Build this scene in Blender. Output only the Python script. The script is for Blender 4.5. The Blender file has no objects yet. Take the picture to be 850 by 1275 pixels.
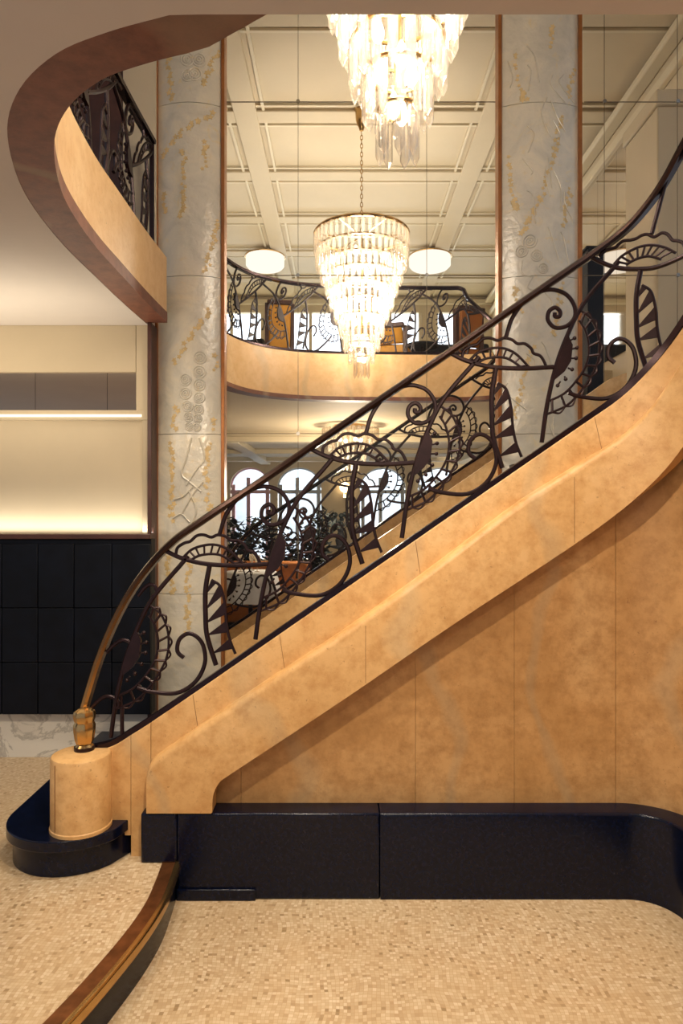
import bpy, bmesh, math, random
from mathutils import Vector
random.seed(7)
PI = math.pi
H, F, CX, CY = 1.533, 850.0, 425.0, 637.5      # eye height; focal length in pixels of the 850 wide frame
YM = 4.05                                       # the mirror wall behind the stair, built as clear panes
scene = bpy.context.scene
COL = scene.collection

def X(px, Y): return (px - CX) * Y / F
def Z(py, Y): return H - (py - CY) * Y / F
def P(px, py, Y): return Vector((X(px, Y), Y, Z(py, Y)))
def V(*a): return Vector(a)

# ------------------------------------------------------------------ mesh building
def cr(pts, n=6, closed=False):
    """smooth curve through points"""
    pts = [Vector(p) for p in pts]
    m = len(pts)
    if m < 3 and not closed: return pts
    out = []
    rng = range(m) if closed else range(m - 1)
    for i in rng:
        p1, p2 = pts[i], pts[(i + 1) % m]
        p0 = pts[(i - 1) % m] if (closed or i > 0) else p1 * 2 - p2
        p3 = pts[(i + 2) % m] if (closed or i + 2 < m) else p2 * 2 - p1
        for k in range(n):
            t = k / n
            out.append(0.5 * ((2 * p1) + (p2 - p0) * t + (2 * p0 - 5 * p1 + 4 * p2 - p3) * t * t + (3 * p1 - p0 - 3 * p2 + p3) * t ** 3))
    if not closed: out.append(pts[-1])
    return out

class MB:
    def __init__(s): s.v = []; s.f = []
    def add(s, vs, fs):
        b = len(s.v); s.v += [tuple(v) for v in vs]; s.f += [tuple(i + b for i in f) for f in fs]; return s
    def box(s, x0, x1, y0, y1, z0, z1):
        vs = [(x, y, z) for z in (z0, z1) for y in (y0, y1) for x in (x0, x1)]
        return s.add(vs, [(0, 2, 3, 1), (4, 5, 7, 6), (0, 1, 5, 4), (2, 6, 7, 3), (0, 4, 6, 2), (1, 3, 7, 5)])
    def rings(s, rings, closed=False, cap=True):
        n = len(rings[0]); vs = [p for r in rings for p in r]; fs = []; m = len(rings)
        for i in range(m if closed else m - 1):
            j = (i + 1) % m
            for k in range(n):
                l = (k + 1) % n
                fs.append((i * n + k, i * n + l, j * n + l, j * n + k))
        if cap and not closed:
            fs.append(tuple(range(n))); fs.append(tuple((m - 1) * n + k for k in range(n)))
        return s.add(vs, fs)
    def tube(s, pts, r, n=7, closed=False):
        pts = [Vector(p) for p in pts]
        q = [pts[0]]
        for p in pts[1:]:
            if (p - q[-1]).length > 1e-5: q.append(p)
        pts = q
        if len(pts) < 2: return s
        rs = r if isinstance(r, (list, tuple)) else None
        m = len(pts); up = None; rings = []
        for i in range(m):
            if closed: t = pts[(i + 1) % m] - pts[i - 1]
            else: t = pts[min(i + 1, m - 1)] - pts[max(i - 1, 0)]
            if t.length < 1e-9: t = Vector((0, 0, 1))
            t.normalize()
            if up is None:
                up = Vector((0, 1, 0)) if abs(t.y) < 0.9 else Vector((1, 0, 0))
            a = (up - t * up.dot(t))
            if a.length < 1e-6: a = t.orthogonal()
            a.normalize(); b = t.cross(a); up = a
            rr = rs[min(int(i * len(rs) / m), len(rs) - 1)] if rs else r
            rings.append([pts[i] + a * (rr * math.cos(2 * PI * k / n)) + b * (rr * math.sin(2 * PI * k / n)) for k in range(n)])
        return s.rings(rings, closed)
    def sweep(s, pts, nrm, prof):
        """profile (a along the normal, c across) carried along the points"""
        rings = []; m = len(pts)
        for i in range(m):
            t = (pts[min(i + 1, m - 1)] - pts[max(i - 1, 0)]).normalized()
            nn = (nrm[i] - t * nrm[i].dot(t)).normalized(); b = t.cross(nn)
            if b.z < 0 and abs(t.z) < 0.99: b = -b
            rings.append([pts[i] + nn * a + b * c for a, c in prof])
        return s.rings(rings)
    def slab(s, front, off):
        n = len(front); off = [off] * n if isinstance(off, Vector) else off
        vs = [Vector(p) for p in front] + [Vector(p) + o for p, o in zip(front, off)]
        fs = [tuple(range(n)), tuple(range(2 * n - 1, n - 1, -1))] + [(i, (i + 1) % n, n + (i + 1) % n, n + i) for i in range(n)]
        return s.add(vs, fs)
    def lathe(s, prof, c=(0, 0, 0), n=24, flute=0, depth=0.0):
        c = Vector(c); rings = []
        for r, z in prof:
            ring = []
            for k in range(n):
                a = 2 * PI * k / n
                rr = r * (1 - depth * (0.5 + 0.5 * math.cos(a * flute))) if flute else r
                ring.append(c + Vector((rr * math.cos(a), rr * math.sin(a), z)))
            rings.append(ring)
        return s.rings(rings)
    def ball(s, c, r, n=8, sz=1.0):
        return s.lathe([(r * max(math.sin(PI * k / n), 0.02), -r * sz * math.cos(PI * k / n)) for k in range(n + 1)], c, n + 2)
    def build(s, name, mat, parent=None, smooth=35, bevel=0.0, seg=2, loc=None):
        me = bpy.data.meshes.new(name)
        me.from_pydata(s.v, [], s.f)
        bm = bmesh.new(); bm.from_mesh(me)
        bmesh.ops.recalc_face_normals(bm, faces=bm.faces[:])
        bm.to_mesh(me); bm.free()
        for p in me.polygons: p.use_smooth = True
        me.set_sharp_from_angle(angle=math.radians(smooth))
        me.materials.append(mat)
        o = bpy.data.objects.new(name, me); COL.objects.link(o)
        if loc is not None: o.location = loc
        if parent is not None:
            o.parent = parent
            if loc is None:
                base = Vector(); q = parent
                while q is not None: base += q.location; q = q.parent
                o.location = -base
        if bevel:
            b = o.modifiers.new('soft_edges', 'BEVEL'); b.width = bevel; b.segments = seg; b.limit_method = 'ANGLE'; b.angle_limit = math.radians(40)
        return o

def tag(o, label, cat, group=None):
    o['label'] = label; o['category'] = cat
    if group: o['group'] = group
    return o
def thing(name, loc, label, cat, group=None):
    o = bpy.data.objects.new(name, None); COL.objects.link(o); o.location = loc; o.empty_display_size = 0.1
    return tag(o, label, cat, group)
def struct(o): o['kind'] = 'structure'; return o
def sroot(name, loc=(0, 0, 0)):
    o = bpy.data.objects.new(name, None); COL.objects.link(o); o.location = loc; return struct(o)

# ------------------------------------------------------------------ materials
class NT:
    def __init__(s, name):
        s.m = bpy.data.materials.new(name); s.m.use_nodes = True; s.t = s.m.node_tree; s.t.nodes.clear()
        s.out = s.n('ShaderNodeOutputMaterial')
    def n(s, typ, **kw):
        nd = s.t.nodes.new(typ)
        for k, v in kw.items():
            if k.startswith('i_'): nd.inputs[k[2:].replace('_', ' ')].default_value = v
            else: setattr(nd, k, v)
        return nd
    def l(s, a, b): s.t.links.new(a, b)
    def ramp(s, fac, stops):
        r = s.n('ShaderNodeValToRGB'); e = r.color_ramp.elements
        while len(e) < len(stops): e.new(0.5)
        for el, (p, c) in zip(e, stops): el.position = p; el.color = (*c, 1)
        s.l(fac, r.inputs[0]); return r.outputs[0]
    def coord(s, scale=(1, 1, 1)):
        tc = s.n('ShaderNodeTexCoord'); mp = s.n('ShaderNodeMapping'); mp.inputs['Scale'].default_value = scale
        s.l(tc.outputs['Object'], mp.inputs[0]); return mp.outputs[0]
    def noise(s, co, scale, detail=4, rough=0.6, dist=0.0):
        k = s.n('ShaderNodeTexNoise'); k.inputs['Scale'].default_value = scale; k.inputs['Detail'].default_value = detail
        k.inputs['Roughness'].default_value = rough; k.inputs['Distortion'].default_value = dist
        s.l(co, k.inputs['Vector']); return k.outputs['Fac']
    def mix(s, fac, a, b, typ='MIX'):
        m = s.n('ShaderNodeMix', data_type='RGBA', blend_type=typ)
        for val, sock in ((fac, m.inputs[0]), (a, m.inputs[6]), (b, m.inputs[7])):
            if hasattr(val, 'is_output'): s.l(val, sock)
            elif isinstance(val, (int, float)): sock.default_value = val
            else: sock.default_value = (*val, 1)
        return m.outputs[2]
    def bsdf(s, color, rough=0.5, metal=0.0, spec=0.5, bump=None, bump_s=0.2, coat=0.0):
        b = s.n('ShaderNodeBsdfPrincipled')
        if hasattr(color, 'is_output'): s.l(color, b.inputs['Base Color'])
        else: b.inputs['Base Color'].default_value = (*color, 1)
        if hasattr(rough, 'is_output'): s.l(rough, b.inputs['Roughness'])
        else: b.inputs['Roughness'].default_value = rough
        b.inputs['Metallic'].default_value = metal; b.inputs['Specular IOR Level'].default_value = spec
        b.inputs['Coat Weight'].default_value = coat
        if bump is not None:
            k = s.n('ShaderNodeBump'); k.inputs['Strength'].default_value = bump_s; k.inputs['Distance'].default_value = 0.01
            s.l(bump, k.inputs['Height']); s.l(k.outputs[0], b.inputs['Normal'])
        s.l(b.outputs[0], s.out.inputs[0]); return s.m

def hexc(h):
    c = [int(h[i:i + 2], 16) / 255 for i in (0, 2, 4)]
    return tuple(x / 12.92 if x <= 0.04045 else ((x + 0.055) / 1.055) ** 2.4 for x in c)

def plain(name, h, rough=0.5, metal=0.0, var=0.12, scale=6, spec=0.5, coat=0.0):
    t = NT(name); c = hexc(h); co = t.coord()
    n = t.noise(co, scale)
    col = t.ramp(n, [(0.3, tuple(x * (1 - var) for x in c)), (0.7, tuple(min(1, x * (1 + var)) for x in c))])
    return t.bsdf(col, rough, metal, spec, coat=coat)

def stone_mat(name, a, b, c, dark, rough=0.42):
    """warm limestone: clouded colour, fine pits, faint pale veins"""
    t = NT(name); co = t.coord()
    big = t.noise(co, 1.9, 5, 0.62, 0.6)
    col = t.ramp(big, [(0.28, hexc(a)), (0.5, hexc(b)), (0.74, hexc(c))])
    mid = t.noise(co, 15, 6, 0.7)
    col = t.mix(t.ramp(mid, [(0.42, (0, 0, 0)), (0.68, (0.75, 0.75, 0.75))]), col, hexc(dark))
    pit = t.noise(co, 55, 3, 0.75)
    col = t.mix(t.ramp(pit, [(0.64, (0, 0, 0)), (0.74, (0.5, 0.5, 0.5))]), col, hexc('6b4422'))
    w = t.n('ShaderNodeTexWave'); w.inputs['Scale'].default_value = 0.55; w.inputs['Distortion'].default_value = 9; w.inputs['Detail'].default_value = 3; w.inputs['Detail Scale'].default_value = 1.3
    t.l(co, w.inputs['Vector'])
    col = t.mix(t.ramp(w.outputs['Fac'], [(0.93, (0, 0, 0)), (1.0, (0.3, 0.3, 0.3))]), col, hexc('a9997c'))
    return t.bsdf(col, rough, 0, 0.4, bump=pit, bump_s=0.08)

def mosaic_mat():
    t = NT('mosaic_tiles'); co = t.coord((78, 78, 78))
    sn = t.n('ShaderNodeVectorMath', operation='FLOOR'); fr = t.n('ShaderNodeVectorMath', operation='FRACTION')
    wob = t.n('ShaderNodeTexNoise'); wob.inputs['Scale'].default_value = 0.06; wob.inputs['Detail'].default_value = 1; t.l(co, wob.inputs['Vector'])
    sc = t.n('ShaderNodeVectorMath', operation='SCALE'); sc.inputs[3].default_value = 5.0; t.l(wob.outputs['Color'], sc.inputs[0])
    ad = t.n('ShaderNodeVectorMath', operation='ADD'); t.l(co, ad.inputs[0]); t.l(sc.outputs[0], ad.inputs[1])
    t.l(ad.outputs[0], sn.inputs[0]); t.l(ad.outputs[0], fr.inputs[0])
    sep = t.n('ShaderNodeSeparateXYZ'); t.l(sn.outputs[0], sep.inputs[0])
    cmb = t.n('ShaderNodeCombineXYZ'); t.l(sep.outputs[0], cmb.inputs[0]); t.l(sep.outputs[1], cmb.inputs[1])
    wn = t.n('ShaderNodeTexWhiteNoise', noise_dimensions='2D'); t.l(cmb.outputs[0], wn.inputs['Vector'])
    col = t.ramp(wn.outputs['Value'], [(0.0, hexc('97805f')), (0.05, hexc('b69c7b')), (0.35, hexc('c4ad8c')), (0.75, hexc('cdb999')), (1.0, hexc('d8c7ab'))])
    patch = t.noise(co, 0.025, 3)
    col = t.mix(t.ramp(patch, [(0.4, (0, 0, 0)), (0.7, (0.35, 0.35, 0.35))]), col, hexc('c2a074'))
    sp = t.n('ShaderNodeSeparateXYZ'); t.l(fr.outputs[0], sp.inputs[0])
    def edge(o):
        a = t.n('ShaderNodeMath', operation='SUBTRACT'); a.inputs[1].default_value = 0.5; t.l(o, a.inputs[0])
        b = t.n('ShaderNodeMath', operation='ABSOLUTE'); t.l(a.outputs[0], b.inputs[0]); return b.outputs[0]
    mx = t.n('ShaderNodeMath', operation='MAXIMUM'); t.l(edge(sp.outputs[0]), mx.inputs[0]); t.l(edge(sp.outputs[1]), mx.inputs[1])
    gr = t.ramp(mx.outputs[0], [(0.42, (0, 0, 0)), (0.47, (0.6, 0.6, 0.6))])
    col = t.mix(gr, col, hexc('b6956c'))
    return t.bsdf(col, 0.38, 0, 0.4)

def etched_mat():
    t = NT('etched_glass'); co = t.coord()
    n1 = t.noise(co, 4.5, 5, 0.6, 1.2)
    col = t.ramp(n1, [(0.25, hexc('b5ae9e')), (0.5, hexc('c8c0ae')), (0.75, hexc('d8ccb2'))])
    n2 = t.noise(co, 7.0, 4, 0.6, 2.0)
    col = t.mix(t.ramp(n2, [(0.58, (0, 0, 0)), (0.7, (0.55, 0.55, 0.55))]), col, hexc('d3bd8e'))
    vo = t.n('ShaderNodeTexVoronoi', feature='DISTANCE_TO_EDGE'); vo.inputs['Scale'].default_value = 17; t.l(co, vo.inputs['Vector'])
    h = t.n('ShaderNodeMath', operation='ADD'); t.l(vo.outputs['Distance'], h.inputs[0]); t.l(t.noise(co, 30, 4), h.inputs[1])
    return t.bsdf(col, 0.24, 0.0, 0.8, bump=h.outputs[0], bump_s=0.25)

def marble_mat():
    t = NT('white_marble'); co = t.coord()
    n = t.noise(co, 3.5, 8, 0.65, 1.6)
    col = t.ramp(n, [(0.44, hexc('ddd8cc')), (0.5, hexc('b3afa6')), (0.54, hexc('dfdbd0'))])
    return t.bsdf(col, 0.25)

def worn_rail_mat():
    t = NT('worn_handrail'); tc = t.n('ShaderNodeTexCoord'); sp = t.n('ShaderNodeSeparateXYZ'); t.l(tc.outputs['Object'], sp.inputs[0])
    n = t.noise(tc.outputs['Object'], 9, 4); a = t.n('ShaderNodeMath', operation='MULTIPLY_ADD'); t.l(n, a.inputs[0]); a.inputs[1].default_value = 0.25; t.l(sp.outputs[2], a.inputs[2])
    f = t.n('ShaderNodeMapRange'); f.inputs[1].default_value = 0.78; f.inputs[2].default_value = 1.45; t.l(a.outputs[0], f.inputs[0])
    col = t.ramp(f.outputs[0], [(0.0, hexc('b98a50')), (0.35, hexc('8a6238')), (1.0, hexc('33231f'))])
    return t.bsdf(col, 0.25, 0.8, 0.5)

def emit(name, h, s):
    t = NT(name); e = t.n('ShaderNodeEmission'); e.inputs[0].default_value = (*hexc(h), 1); e.inputs[1].default_value = s
    t.l(e.outputs[0], t.out.inputs[0]); return t.m

def pane_mat():
    t = NT('clear_glass'); tr = t.n('ShaderNodeBsdfTransparent'); tr.inputs[0].default_value = (0.985, 0.985, 0.975, 1)
    g = t.n('ShaderNodeBsdfGlossy'); g.inputs['Roughness'].default_value = 0.3
    mx = t.n('ShaderNodeMixShader'); mx.inputs[0].default_value = 0.008
    t.l(tr.outputs[0], mx.inputs[1]); t.l(g.outputs[0], mx.inputs[2]); t.l(mx.outputs[0], t.out.inputs[0]); return t.m

def crystal_mat():
    t = NT('crystal'); tr = t.n('ShaderNodeBsdfTransparent'); tr.inputs[0].default_value = (0.97, 0.94, 0.89, 1)
    tl = t.n('ShaderNodeBsdfTranslucent'); tl.inputs[0].default_value = (1, 0.93, 0.82, 1)
    g = t.n('ShaderNodeBsdfGlossy'); g.inputs['Roughness'].default_value = 0.12
    fr = t.n('ShaderNodeLayerWeight'); fr.inputs[0].default_value = 0.35
    a = t.n('ShaderNodeMixShader'); a.inputs[0].default_value = 0.22
    t.l(tr.outputs[0], a.inputs[1]); t.l(tl.outputs[0], a.inputs[2])
    b = t.n('ShaderNodeMixShader'); t.l(fr.outputs['Facing'], b.inputs[0]); t.l(a.outputs[0], b.inputs[1]); t.l(g.outputs[0], b.inputs[2])
    t.l(b.outputs[0], t.out.inputs[0]); return t.m

M = dict(
    stone=stone_mat('limestone', 'c99c63', 'd7ac73', 'e1bd8a', 'b9884f'),
    stone_wall=stone_mat('limestone_wall', 'b68953', 'c99c66', 'd5ad79', 'a27644', 0.48),
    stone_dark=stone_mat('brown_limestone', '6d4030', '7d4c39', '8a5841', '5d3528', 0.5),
    fascia=stone_mat('pale_limestone', 'dcb37c', 'e4be8b', 'e9c99a', 'd4a76f'),
    mosaic=mosaic_mat(), etched=etched_mat(), marble=marble_mat(), pane=pane_mat(), crystal=crystal_mat(),
    black=plain('black_granite', '060d22', 0.22, 0, 0.6, 60, spec=0.3),
    iron=plain('dark_bronze_iron', '2b1a1c', 0.36, 0.55, 0.25, 20),
    iron_plain=plain('matt_dark_iron', '24171a', 0.55, 0.1, 0.2, 20),
    rail=plain('dark_bronze', '2f2024', 0.24, 0.7, 0.2, 10),
    worn_rail=worn_rail_mat(),
    brass=plain('worn_brass', '7d5030', 0.35, 0.7, 0.35, 18),
    gold=plain('polished_brass', 'c3a06a', 0.22, 0.95, 0.1, 10),
    gilt=plain('gilding', 'c8ac78', 0.5, 0.0, 0.15, 30),
    copper=plain('copper_trim', '9c6234', 0.35, 0.5, 0.2, 12),
    beige=plain('beige_wall', 'c6b596', 0.7, 0, 0.03, 3),
    taupe=plain('taupe_ceiling', 'd2c8bc', 0.75, 0, 0.03, 3),
    cream=plain('cream_plaster', 'c4b497', 0.7, 0, 0.03, 3),
    white=plain('white_plaster', 'cfc2a6', 0.65, 0, 0.02, 3),
    darkwood=plain('black_stained_wood', '060a14', 0.5, 0, 0.5, 9, spec=0.2),
    brownwood=plain('dark_brown_wood', '4a2a20', 0.45, 0, 0.25, 9),
    mirror=plain('mirror_glass', 'd8cfc4', 0.04, 1.0, 0.02, 2),
    steel=plain('steel_stud', '9a958c', 0.25, 1.0, 0.05, 10),
    joint=plain('joint_line', '6b5c48', 0.6, 0, 0.05, 5),
    joint_brown=plain('joint_brown', '7a5230', 0.8, 0, 0.1, 9),
    dark_brown=plain('joint_dark', '2a1a12', 0.8, 0, 0.05, 5),  # dark brown backing that shows in the joints, also on the vent slats
    mustard=plain('mustard_leather', 'd79a2c', 0.5, 0, 0.1, 8),
    tanleather=plain('tan_leather', 'a5652c', 0.5, 0, 0.12, 8),
    darkcloth=plain('charcoal_upholstery', '12131c', 0.8, 0, 0.2, 14),
    leaf=plain('dark_leaves', '101a1c', 0.5, 0, 0.4, 20),
    cloth=plain('white_tablecloth', 'd9dbe0', 0.8, 0, 0.04, 8),
    facade=plain('pale_street_facade', 'c6cbd2', 0.8, 0, 0.06, 2),
    mauve=plain('mauve_paint', 'c9a0a6', 0.6, 0, 0.1, 4),
    greypaint=plain('grey_paint', 'aab0b6', 0.6, 0, 0.1, 4),
    carpet=plain('dark_floor', '3a2a22', 0.8, 0, 0.2, 14),
    bulb=emit('lit_bulb', 'ffe8c8', 10.0), led=emit('led_strip', 'fff0d8', 1.8),
    drum=emit('lit_diffuser', 'fff4e4', 1.15), globe=emit('lit_globe', 'ffdfae', 6.0),
)

# ------------------------------------------------------------------ the stair's curved plan
class Path:
    """straight run at Y0, then a bend of radius R towards the viewer from X1 on"""
    def __init__(s, Y0, X1, R): s.Y0, s.X1, s.R = Y0, X1, R
    def at(s, px, py, off=0.0):
        t = (px - CX) / F; y0, r = s.Y0 - off, s.R - off
        if t * y0 <= s.X1: return Vector((t * y0, y0, Z(py, y0)))
        cx, cy = s.X1, s.Y0 - s.R
        a = t * t + 1; b = -2 * (t * cx + cy); c = cx * cx + cy * cy - r * r
        d = max(b * b - 4 * a * c, 0.0); y = (-b + math.sqrt(d)) / (2 * a)
        return Vector((t * y, y, Z(py, y)))
    def normal(s, p):
        if p.x <= s.X1: return Vector((0, -1, 0))
        return Vector((s.X1 - p.x, s.Y0 - s.R - p.y, 0)).normalized()
ST = Path(2.78, 0.965, 0.5)
def flip(p): return Vector((p.x, 2 * YM - p.y, p.z))

def lerp_py(pts, px):
    if px <= pts[0][0]: return pts[0][1]
    for (a, b), (c, d) in zip(pts, pts[1:]):
        if px <= c: return b + (d - b) * (px - a) / (c - a)
    return pts[-1][1]
def smooth2(pts, n=5): return [(p.x, p.y) for p in cr([(a, b, 0) for a, b in pts], n)]

BOTTOM = smooth2([(116, 931), (140, 925), (165, 910), (190, 894), (262, 845), (450, 715), (600, 611), (720, 528), (770, 493), (800, 465), (825, 437), (850, 403), (880, 355), (915, 290)])
HAND = smooth2([(100, 903), (105, 884), (112, 860), (124, 822), (140, 782), (162, 740), (188, 704), (215, 676), (245, 654), (330, 597), (470, 501), (600, 412), (700, 343), (740, 316), (775, 290), (800, 264), (825, 230), (850, 185), (880, 130), (915, 55)])
LIP = smooth2([(182, 962), (186, 951), (194, 943), (210, 932), (320, 857), (425, 788), (530, 713), (640, 630), (680, 604), (715, 582), (745, 562), (775, 540), (805, 510), (830, 475), (850, 442), (880, 392), (915, 325)])
UNDER = smooth2([(264, 1012), (265, 992), (272, 976), (290, 962), (425, 873), (565, 777), (700, 688), (765, 642), (805, 608), (830, 582), (850, 556), (880, 510), (915, 450)])

def ruled(mb, xs, top, bot, off, thick, r=0.0, path=ST, fl=False):
    """a slab that follows the plan: its front face spans top(px)..bot(px)"""
    rings = []
    for px in xs:
        pt, pb = path.at(px, top(px), off), path.at(px, bot(px), off)
        n = path.normal(pt); nb = path.normal(pb)
        ring = [pb - nb * thick, pb]
        if r:
            for k in range(6):
                a = PI / 2 * k / 5
                ring.append(pt - n * (r * (1 - math.cos(a))) - Vector((0, 0, r * (1 - math.sin(a)))))
        else: ring.append(pt)
        ring.append(pt - n * thick)
        rings.append([flip(q) for q in ring] if fl else ring)
    mb.rings(rings); return mb
def rng(a, b, step=8):
    n = max(2, int((b - a) / step)); return [a + (b - a) * k / n for k in range(n + 1)]

# ------------------------------------------------------------------ floors
ZF = Z(1075, 2.70)          # the raised floor at the foot of the stair
m = MB().box(-0.9, 3.2, -2.0, 2.86, -0.05, 0.0); struct(m.build('floor', M['mosaic']))
edge = [(-0.655, 2.72), (-0.645, 2.58), (-0.64, 2.43), (-0.655, 2.27), (-0.69, 2.09), (-0.745, 1.875), (-0.83, 1.62), (-0.95, 1.3), (-1.15, 0.95), (-1.45, 0.6)]
edge = [(p.x, p.y) for p in cr([(a, b, 0) for a, b in edge], 5)]
poly = [V(x - 0.05, y, ZF) for x, y in edge] + [V(-4.2, 0.6, ZF), V(-4.2, YM - 0.05, ZF), V(-0.68, YM - 0.05, ZF)]
struct(MB().slab(poly, V(0, 0, -0.1)).build('floor_raised', M['mosaic'], smooth=20))
# worn nosing along the raised floor's curved edge, on a dark riser
e3 = [V(x, y, 0) for x, y in edge]
tn = sroot('trim_1', e3[0])
nr = [Vector((0, 0, 1))] * len(e3)
def ribbon(mb, pts, w0, w1, z0, z1, rnd=0.0):
    rings = []
    for i, p in enumerate(pts):
        t = (pts[min(i + 1, len(pts) - 1)] - pts[max(i - 1, 0)]).normalized(); s = Vector((-t.y, t.x, 0))
        a, b = p + s * w0, p + s * w1
        ring = [V(a.x, a.y, z0), V(b.x, b.y, z0)]
        for k in range(5):
            q = PI / 2 * k / 4; d = rnd * (1 - math.cos(q))
            c = p + s * (w1 - d if w1 > w0 else w1 + d); ring.append(V(c.x, c.y, z1 - rnd * (1 - math.sin(q))))
        ring.append(V(a.x, a.y, z1)); rings.append(ring)
    return mb.rings(rings)
ribbon(MB(), e3, -0.055, 0.012, ZF - 0.035, ZF + 0.003, 0.012).build('nosing', M['brass'], tn)
ribbon(MB(), e3, -0.004, 0.0145, ZF - 0.03, ZF + 0.0045, 0.012).build('worn_edge', M['gold'], tn)
ribbon(MB(), e3, -0.05, 0.0, 0.0, ZF - 0.035, 0.001).build('riser', M['black'], tn)

# ------------------------------------------------------------------ wall under the stair and its black plinth
WP = Path(2.80, X(767, 2.80), 0.26)
wf = sroot('wall_front', (0.3, 2.8, 0))
zp = Z(1013, 2.70)
def plan(path, off, xa, ya=-0.6):
    r = path.R - off; y0 = path.Y0 - off; cx, cy = path.X1, path.Y0 - path.R
    out = [(xa, y0), (path.X1, y0)]
    for k in range(1, 13):
        a = PI / 2 * k / 12; out.append((cx + r * math.sin(a), cy + r * math.cos(a)))
    out.append((cx + r, ya)); return out
def wall_strip(mb, path, off, th, z0, z1, xa, xb=None, curved=True):
    if not curved:
        return mb.box(xa, xb, path.Y0 - off, path.Y0 - off + th, z0, z1)
    a = plan(path, off, xa); b = plan(path, off - th, xa); rings = []
    n = 8; e = [(a[0][0] + (a[1][0] - a[0][0]) * k / n, a[0][1]) for k in range(n)]; g = [(b[0][0] + (b[1][0] - b[0][0]) * k / n, b[0][1]) for k in range(n)]
    a = e + a[1:]; b = g + b[1:]; zt_ = z1
    for p, q in zip(a, b):
        px = CX + F * p[0] / p[1]
        if 0 < px < 905 and p[1] > 2.0: zt_ = min(z1, Z(lerp_py(LIP, px) * .5 + lerp_py(UNDER, px) * .5, p[1]))
        else: zt_ = 2.595
        rings.append([V(*q, z0), V(*p, z0), V(*p, zt_), V(*q, zt_)])
    return mb.rings(rings)
seams = [X(p, 2.8) for p in (178, 300, 517, 640, 766)]
for a, b in zip(seams, seams[1:]):
    zt = min(2.3, Z(lerp_py(LIP, CX + b / 2.8 * F) - 20, 2.8))
    MB().slab([V(a + .0007, 2.8, zp), V(b - .0007, 2.8, zp), V(b - .0007, 2.8, zt), V(a + .0007, 2.8, Z(lerp_py(LIP, CX + a / 2.8 * F) + 40, 2.8))], V(0, .04, 0)).build('stone_panel', M['stone_wall'], wf)
wall_strip(MB(), WP, 0, 0.04, zp, 2.35, seams[-1] + 0.0015).build('stone_panel', M['stone_wall'], wf)
MB().slab([V(seams[0], 2.841, 0), V(seams[-1] + .02, 2.841, 0), V(seams[-1] + .02, 2.841, Z(600, 2.8)), V(seams[0], 2.841, Z(980, 2.8))], V(0, .02, 0)).build('backing', M['dark_brown'], wf)
bb = sroot('baseboard_front', (0.3, 2.7, 0))
x0 = X(175, 2.70)
PB = Path(2.80, WP.X1, 0.26)
def plinth(mb, za, zb, off, th, xa):
    a = plan(PB, off, xa); b = plan(PB, off - th, xa); r = 0.012; rings = []
    for p, q in zip(a, b):
        n = (Vector(p) - Vector(q)).normalized()
        ring = [V(*q, za), V(*p, za)]
        for k in range(5):
            t = PI / 2 * k / 4; c = Vector(p) - n * (r * (1 - math.cos(t))); ring.append(V(c.x, c.y, zb - r * (1 - math.sin(t))))
        ring.append(V(*q, zb)); rings.append(ring)
    return mb.rings(rings)
xs2 = X(220, 2.70)
js = [xs2, X(473, 2.70)]
MB().box(x0, xs2, 2.70, 2.84, ZF, zp).build('slab', M['black'], bb, bevel=0.008)
MB().box(xs2 + .0005, js[1] - .0005, 2.70, 2.84, 0, zp).build('slab', M['black'], bb, bevel=0.008)
plinth(MB(), 0, zp, 0.10, 0.12, js[1] + 0.0008).build('slab', M['black'], bb)
MB().box(xs2, X(318, 2.69), 2.688, 2.70, 0, 0.045).build('shoe_strip', M['black'], bb, bevel=0.004)

# ------------------------------------------------------------------ staircase
XS = [134, 138, 142, 146, 150, 154, 158, 162.6] + [163.4] + rng(167, 915)
xB = [182, 183, 184.5, 186, 188, 190, 193, 196, 200, 206, 214] + rng(222, 262, 8) + [264, 264.3, 265, 266, 267.5, 269, 271, 274, 278, 283, 290] + rng(298, 915)
fT = lambda px: lerp_py(BOTTOM, px) + 4
fL = lambda px: lerp_py(LIP, px)
def fU(px): return Z0py if px < 264 else lerp_py(UNDER, px)
Z0py = 1013
stair = thing('staircase', (X(101, 2.7), 2.7, ZF), 'honey limestone staircase with a thick stepped side string rising from a round newel', 'staircase')
def upper_bottom(px): return 1040 if px < 163 else 1073 if px < 188 else min(1013, fL(px) + 26)
ruled(MB(), [134, 138, 142, 146, 150, 154, 158, 162.6], fT, upper_bottom, 0.024, 0.12, 0.006).build('pier', M['stone'], stair)
ruled(MB(), [163.2, 168, 173, 178, 183, 187.5], fT, upper_bottom, 0.024, 0.12, 0.006).build('pier', M['stone'], stair)
ruled(MB(), [188.2, 192] + rng(196, 915), fT, upper_bottom, 0.024, 0.12, 0.006).build('string_upper_band', M['stone'], stair)
xb1 = xB
ruled(MB(), xb1, fL, fU, 0.084, 0.085, 0.034).build('string_lower_band', M['stone'], stair)
for px in (240, 348, 517, 740):      # hairline joints of the upper string
    a = ST.at(px, fT(px) + 1, .0245); b = ST.at(px + 10 if px == 740 else px + 7, fL(px) - 1, .0245)
    MB().tube([a, b], 0.0009, 5).build('string_joint', M['joint_brown'], stair)
for px in (455, 715):
    a = ST.at(px, fL(px) + 12, .0842); b = ST.at(px, fU(px) - 2, .0842)
    MB().tube([a, b], 0.0009, 5).build('string_joint', M['joint_brown'], stair)
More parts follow.
